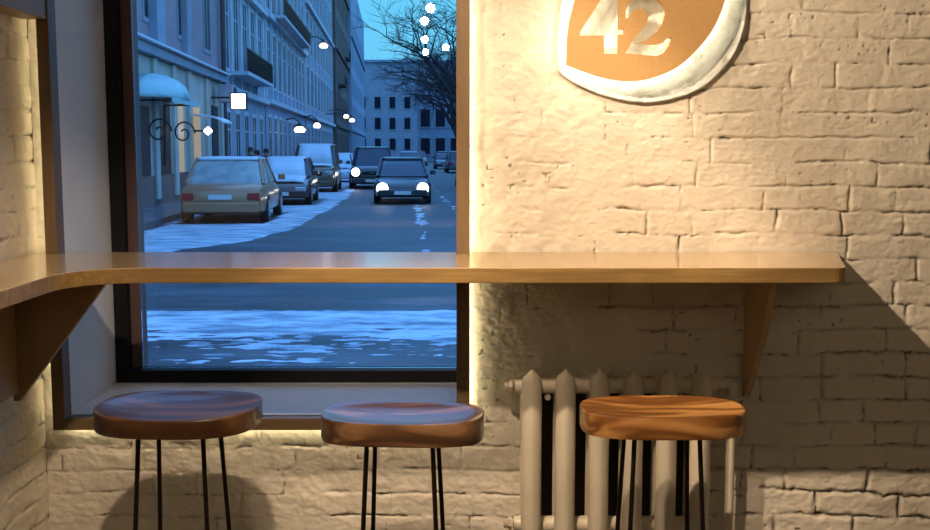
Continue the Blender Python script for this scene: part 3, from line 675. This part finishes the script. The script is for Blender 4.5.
building(52, 110, 13, 9, 9.5, 'greyfac', [(1, 3.2), (4.8, 7.4)], 5, 1.4, 'greyfac', 'grey house on the right side of the street behind the trees', sgn=-1, roof=.3)

# ---------------------------------------------------------------- street lamps on wires and brackets
def bracket_lamp(u, v, z, label, arm=-1.2, r=.22):
    w = empty('street_lamp', S(u, v, z)); tag(w, label, 'lamp', 'lit lamps along the left houses')
    m = MB(); m.tube([(0, 0, -.2), (0, 0, -.05), (0, 0, .12)], [r * .75, r, r * .5], 14); m.build('lamp_glass', M['globe'], w, smooth=True)
    MB().tube([(0, 0, .125), (0, 0, .34)], [r * 1.25, .05], 14).build('shade', M['iron'], w, smooth=True)
    MB().tube([(arm, -.08, .5), (arm * .4, 0, .62), (0, 0, .35)], .04, 8).build('arm', M['iron'], w)
bracket_lamp(80, -5.15, 9.3, 'hanging street lamp lit high on the blue row, uppermost of the street lamps', arm=-1.4, r=.33)
bracket_lamp(62, -5.42, 2.85 , 'round lit lamp by the shop fronts behind the snow-covered car', arm=-.8, r=.34)
bracket_lamp(72, -5.15, 3.3, 'lit lamp to the right of the round shop lamp', arm=-.9, r=.24)
bracket_lamp(100, -4.45, 4.75, 'left lamp of the bright pair above the dark off-road car', arm=-1.6, r=.26)
bracket_lamp(102, -4.0, 4.45, 'right lamp of the bright pair above the dark off-road car', arm=-2.5, r=.26)

# ---------------------------------------------------------------- cars
M['tyre'] = mat('tyre', (.012, .012, .012), .8); M['rim'] = mat('rim', (.35, .36, .38), .35, .8)
M['head'] = mat('headlight_on', (1, 1, 1), .3, emit=(1, .90, .74), es=14); M['headoff'] = mat('headlight_off', (.5, .55, .6), .15, .3)
M['tail'] = mat('tail_light', (.35, .01, .01), .3); M['cglass'] = mat('car_glass', (.015, .03, .06), .08); M['plate'] = mat('plate', (.6, .6, .6), .5)
M['chrome'] = mat('chrome', (.6, .6, .62), .2, 1)
def paint(n, c): M[n] = mat(n, c, .3, .15, coat=.6); return n
paint('beige_paint', (.40, .165, .075)); paint('maroon_paint', (.07, .025, .02)); paint('dark_paint', (.014, .015, .02)); paint('brown_paint', (.12, .07, .035)); paint('white_paint', (.5, .55, .62)); paint('grey_paint', (.10, .11, .14))
def make_car(u, v, heading, L, Wd, Hc, pm, label, kind='sedan', snow=0, lights=False, glass='cglass', rear_snow=False, detail=True):
    """heading 1 = nose towards us, -1 = nose away"""
    p = S(u, v, 0); c = empty('car', p, AL + (-PI / 2 if heading == 1 else PI / 2)); tag(c, label, 'car', 'cars in the snowy street')
    l, w = L / 2, Wd / 2; zb = .2; belt = Hc * (.60 if kind != 'suv' else .57)
    suv = kind == 'suv'
    nose = belt * (.78 if not suv else .93); tailz = belt * (.97 if kind != 'sedan' else .93)
    stn = [(-l, .80, zb + .16, tailz - .10), (-l + .07, .92, zb + .04, tailz - .02), (-l + .45, .985, zb, belt), (-l * .5, 1, zb, belt), (0, 1, zb, belt * 1.0), (l * .42, 1, zb, belt * .985), (l * .6, .99, zb, nose + .5 * (belt - nose)), (l - .35, .955, zb, nose), (l - .08, .88, zb + .03, nose - .10), (l, .74, zb + .12, nose - .22)]
    rings = []
    for x, k, z0, z1 in stn:
        h = z1 - z0; rings.append([(x, s_ * w * k * a_, z0 + h * b_) for s_, a_, b_ in ((-1, .86, 0), (-1, .97, .10), (-1, 1, .45), (-1, .97, .80), (-1, .90, .95), (-1, .75, 1), (1, .75, 1), (1, .90, .95), (1, .97, .80), (1, 1, .45), (1, .97, .10), (1, .86, 0))])
    m = MB(); m.loft(rings)
    body = m.build('body', M[pm], c, smooth=True)
    # greenhouse
    if suv: x0, x1, t0, t1 = -l + .12, l * .40, -l + .35, l * .12
    elif kind == 'hatch': x0, x1, t0, t1 = -l + .12, l * .45, -l + .62, l * .10
    else: x0, x1, t0, t1 = -l + .55, l * .50, -l + 1.25, l * .14
    def rr(xa, xb, hw, z, n_=5, rad_=.18):
        P = []
        for cx_, cy_, a0 in ((xb - rad_, hw - rad_, 0), (xa + rad_, hw - rad_, PI / 2), (xa + rad_, -hw + rad_, PI), (xb - rad_, -hw + rad_, 1.5 * PI)):
            for i in range(n_): a_ = a0 + PI / 2 * i / (n_ - 1); P.append((cx_ + rad_ * math.cos(a_), cy_ + rad_ * math.sin(a_), z))
        return P
    hb, ht = w * .90, w * .74
    zt = Hc - .07; m = MB(); m.loft([rr(x0, x1, hb, belt - .03), rr(x0 + (t0 - x0) * .6, x1 + (t1 - x1) * .6, hb + (ht - hb) * .5, belt + (zt - belt) * .6), rr(t0, t1, ht, zt)])
    m.build('windows', M[glass], c, smooth=True)
    m = MB(); m.loft([rr(t0 - .03, t1 + .03, ht + .015, zt + .0005), rr(t0, t1, ht, zt + .045), rr(t0 + .15, t1 - .15, ht - .15, Hc)])
    rf = m.build('roof', M['snowc' if snow else pm], c, smooth=True)
    m = MB()
    for s_ in (-1, 1):
        for xa, xb in ((x0 + .1, t0 + .1), (x1 - .12, t1 - .1), ((x0 + x1) / 2 - .05, (t0 + t1) / 2)):
            m.tube([(xa, s_ * (hb + .0), belt - .03), (xb, s_ * (ht + .0), zt + .02)], .045, 6)
    m.build('pillars', M[pm], c, smooth=True)
    ws = []
    for s_ in (-1, 1):
        for xw in (-l * .60, l * .62):
            wh = MB(); wh.disc((xw, s_ * (w - .09), .32), (0, 1, 0), .32, .2, 24); wo_ = wh.build('wheel', M['tyre'], c, smooth=True, bevel=.02)
            MB().disc((xw, s_ * (w + .012), .32), (0, 1, 0), .2, .01, 16).build('rim', M['rim'], wo_)
        hl = MB(); zl = nose - .20 if not suv else nose - .25
        if lights: hl.tube([(l - .16, s_ * w * .70, zl), (l + .02, s_ * w * .68, zl)], [.19, .16], 16)
        else: hl.box(l - .22, l - .0, s_ * w * .70 - .16, s_ * w * .70 + .16, zl - .07, zl + .07)
        hl.build('headlight', M['head' if lights else 'headoff'], c, bevel=.02)
        tl = MB(); tl.box(-l - .005, -l + .18, s_ * w * .74 - .14, s_ * w * .74 + .14, tailz - .32, tailz - .14); tl.build('tail_light', M['tail'], c, bevel=.02)
        mi_ = MB(); mi_.box(x1 - .35, x1 - .22, s_ * (w + .09) - .09, s_ * (w + .09) + .09, belt + .02, belt + .16); mi_.build('wing_mirror', M[pm], c, bevel=.02)
    m = MB(); m.box(l - .08, l + .02, -w * .42, w * .42, nose - .36, nose - .22); m.build('grille', M['iron'], c, bevel=.01)
    m = MB(); m.box(l - .1, l + .05, -w * .86, w * .86, .24, .46); m.build('front_bumper', M[pm], c, bevel=.04)
    m = MB(); m.box(-l - .05, -l + .12, -w * .86, w * .86, .26, .50); m.build('rear_bumper', M[pm], c, bevel=.04)
    MB().box(-l - .062, -l - .051, -.26, .26, .56, .67).build('number_plate', M['plate'], c); MB().box(l + .051, l + .06, -.26, .26, .30, .41).build('number_plate', M['plate'], c)
    if snow > 1:
        # snow lying on bonnet and windscreen
        m = MB(); m.loft([[(l * .48, y_ * w * .8, belt * .985 + .01 + d_) for y_, d_ in ((-1, 0), (-.6, .05), (.6, .05), (1, 0))], [(l - .3, y_ * w * .78, nose + .03 + d_) for y_, d_ in ((-1, 0), (-.6, .03), (.6, .03), (1, 0))]], cap=False, closed=False)
        o = m.build('bonnet_snow', M['snowc'], c, smooth=True); o.modifiers.new('thickness', 'SOLIDIFY').thickness = .04
        m = MB(); m.loft([[(x1 + .03, y_ * hb * .86, belt + .0) for y_ in (-1, -.5, .5, 1)], [(t1 + .05, y_ * ht * .86, zt + .02) for y_ in (-1, -.5, .5, 1)]], cap=False, closed=False)
        o = m.build('windscreen_snow', M['snowc'], c, smooth=True); o.modifiers.new('thickness', 'SOLIDIFY').thickness = .04
    return c
M['frostglass'] = noisy('frosted_rear_glass', (.20, .22, .24), (.36, .36, .34), 4, .4, .1)
make_car(26.6, -3.95, -1, 4.3, 1.98, 1.52, 'beige_paint', 'beige car parked with its tail towards the window, nearest car on the left', 'sedan', snow=1, glass='frostglass')
make_car(34.6, -3.45, 1, 4.4, 1.75, 1.46, 'maroon_paint', 'dark maroon car with thick snow on roof and windscreen, parked behind the beige car', 'sedan', snow=2)
make_car(44.5, -3.25, 1, 4.8, 1.9, 1.92, 'brown_paint', 'tall brown car with snow-covered windscreen parked behind the maroon one', 'suv', snow=2)
make_car(56, -2.9, 1, 4.2, 1.75, 1.5, 'white_paint', 'small white car parked beyond the tall brown one', 'hatch', snow=2)
make_car(48, -.98, 1, 4.7, 1.95, 1.80, 'dark_paint', 'black off-road car with lit headlights coming up behind the dark saloon', 'suv', lights=True)
make_car(35.2, .24, 1, 4.6, 1.78, 1.44, 'dark_paint', 'dark saloon with both headlights blazing, nearest moving car', 'sedan', lights=True)
make_car(84, 1.1, 1, 4.5, 1.8, 1.5, 'grey_paint', 'grey car far off just above the dark saloon roof', 'hatch', snow=1)
make_car(92, 4.3, 1, 4.6, 1.8, 1.5, 'dark_paint', 'dark car parked far down on the right with one white glint', 'sedan')
make_car(78, 4.6, -1, 4.6, 1.8, 1.55, 'grey_paint', 'dark grey car parked on the right edge of the view', 'hatch')
make_car(110, 2.4, 1, 4.5, 1.8, 1.5, 'maroon_paint', 'tiny reddish car far away between the traffic and the right kerb', 'hatch')

# ---------------------------------------------------------------- trees
M['bark'] = noisy('dark_bark', (.018, .016, .02), (.04, .035, .04), 6, .9, .4)
def tree(u, v, H_, seed, label, spread=1.0, lean=0, depth=6):
    rnd = random.Random(seed); t_ = empty('bare_tree', S(u, v, 0)); tag(t_, label, 'tree', 'bare winter trees on the right')
    tk = MB(); tk.tube([(0, 0, 0), (.05, 0, H_ * .15), (lean * .3, .05, H_ * .3)], [.26, .2, .16], 10); tk.build('trunk', M['bark'], t_, smooth=True)
    br = MB()
    def grow(p, d, ln, r, k):
        q1 = p + d * ln * .5 + Vector((rnd.uniform(-1, 1), rnd.uniform(-1, 1), rnd.uniform(-.5, .5))) * ln * .08; q2 = p + d * ln
        br.tube([p, q1, q2], [r, r * .8, r * .6], 5 if k > 2 else 3)
        if k == 0: return
        for i in range(3 if k > 1 else 4):
            nd = (d + Vector((rnd.uniform(-1, 1) * spread, rnd.uniform(-1, 1) * spread, rnd.uniform(-.55, .6)))).normalized()
            grow(q2 if i < 2 else p.lerp(q2, .6), nd, ln * rnd.uniform(.62, .85), r * .58, k - 1)
    for i in range(4):
        d = Vector((rnd.uniform(-1, 1) * .7 + lean, rnd.uniform(-1, 1) * .6, 1)).normalized()
        grow(Vector((lean * .3, .05, H_ * .3)), d, H_ * .22, .11, depth - 1)
    br.build('branches', M['bark'], t_)
    return t_
tree(40, 2.9, 9.0, 3, 'bare tree with thick tangled branches at the right edge of the window', 1.1, -.1)
tree(56, 3.7, 9, 8, 'bare tree behind the nearest one, leaning over the street', 1.1, -.25)
tree(49, 3.0, 6.5, 21, 'low spreading bare tree filling the view down to the parked cars on the right', 1.2, .0, 6)
tree(70, 4.3, 9, 12, 'smaller bare tree in front of the grey houses on the right', 1.0, -.1, 6)

# ---------------------------------------------------------------- people on the pavement
M['coat'] = mat('black_coat', (.015, .014, .018), .8); M['coat2'] = mat('plum_coat', (.12, .04, .05), .8); M['skinm'] = mat('skin', (.42, .24, .17), .6); M['hair'] = mat('dark_hair', (.02, .012, .01), .7); M['jeans'] = mat('dark_trousers', (.02, .025, .04), .8)
def person(u, v, label, coat, rz=0, hh=1.75):
    p = empty('person', S(u, v, .0 if v > -5.3 else .13), rz); tag(p, label, 'person', 'passers-by on the left pavement'); k = hh / 1.75
    J = {'pel': (0, 0, .95, .15, .11), 'wst': (0, 0, 1.12, .13, .10), 'ch': (0, 0, 1.34, .17, .115), 'nk': (0, 0, 1.49, .055, .055), 'hd': (0, .015, 1.57, .075, .085), 'top': (0, .01, 1.69, .07, .08)}
    v_ = []; r = []; e_ = []
    def A(x, y, z, rr_, pr=None):
        v_.append((x * k, y * k, z * k)); r.append(rr_); i = len(v_) - 1
        if pr is not None: e_.append((pr, i))
        return i
    pe = A(0, 0, .95, (.15, .11)); wa = A(0, 0, 1.12, (.13, .10), pe); ch = A(0, 0, 1.34, (.165, .115), wa); nk = A(0, 0, 1.48, (.055, .055), ch); h1 = A(0, .02, 1.57, (.068, .08), nk); A(0, .01, 1.68, (.066, .078), h1)
    for s_ in (-1, 1):
        sh = A(s_ * .19, 0, 1.40, (.06, .06), ch); el = A(s_ * .24, -.02, 1.13, (.045, .045), sh); wr = A(s_ * .24, .08, .90, (.03, .03), el); A(s_ * .24, .11, .80, (.035, .02), wr)
        hp = A(s_ * .09, 0, .86, (.09, .09), pe); kn = A(s_ * .10, .05 * s_, .49, (.06, .06), hp); an = A(s_ * .10, -.02 + .05 * s_, .09, (.04, .04), kn); A(s_ * .10, .10 + .05 * s_, .035, (.04, .03), an)
    me = bpy.data.meshes.new('body'); me.from_pydata(v_, e_, []); o = bpy.data.objects.new('body', me); C.objects.link(o); o.parent = p; me.materials.append(M['skinm'])
    sk = o.modifiers.new('skin', 'SKIN'); o.modifiers.new('sub', 'SUBSURF').levels = 1
    if not me.skin_vertices: me.attributes  # layer is made with the modifier
    bm = bmesh.new(); bm.from_mesh(me); ly = bm.verts.layers.skin.verify(); bm.verts.ensure_lookup_table()
    for i, rr_ in enumerate(r): bm.verts[i][ly].radius = rr_
    bm.verts[0][ly].use_root = True; bm.to_mesh(me); bm.free()
    def ring(cx_, cy_, z, a_, b_): return [(cx_ + a_ * math.cos(t_ * PI / 8), cy_ + b_ * math.sin(t_ * PI / 8), z * k) for t_ in range(16)]
    m = MB(); m.loft([ring(0, 0, .70, .22, .17), ring(0, 0, .95, .195, .155), ring(0, 0, 1.14, .175, .14), ring(0, 0, 1.36, .235, .15), ring(0, 0, 1.45, .15, .11), ring(0, 0, 1.50, .075, .075)])
    for s_ in (-1, 1): m.tube([(s_ * .19 * k, 0, 1.41 * k), (s_ * .245 * k, -.02 * k, 1.13 * k), (s_ * .245 * k, .08 * k, .90 * k)], [.085, .07, .055], 10)
    m.build('coat', M[coat], p, smooth=True)
    m = MB()
    for s_ in (-1, 1): m.tube([(s_ * .09, 0, .90 * k), (s_ * .10, .05 * s_, .49 * k), (s_ * .10, -.02 + .05 * s_, .10 * k)], [.11, .08, .065], 10)
    m.build('trousers', M['jeans'], p, smooth=True)
    m = MB(); m.tube([(0, -.01, 1.555 * k), (0, -.015, 1.62 * k), (0, .0, 1.69 * k), (0, .01, 1.755 * k), (0, .01, 1.78 * k)], [.075, .098, .105, .08, .02], 12); m.build('hair', M['hair'], p, smooth=True)
    return p
person(37.6, -5.0, 'person in a black coat standing behind the beige car, left of a small group', 'coat', R(200))
person(38.6, -4.9, 'person in a plum coat between two dark-coated people', 'coat2', R(160), 1.65)
person(40.0, -4.75, 'person in a black coat, right one of the small group by the maroon car', 'coat', R(185), 1.7)
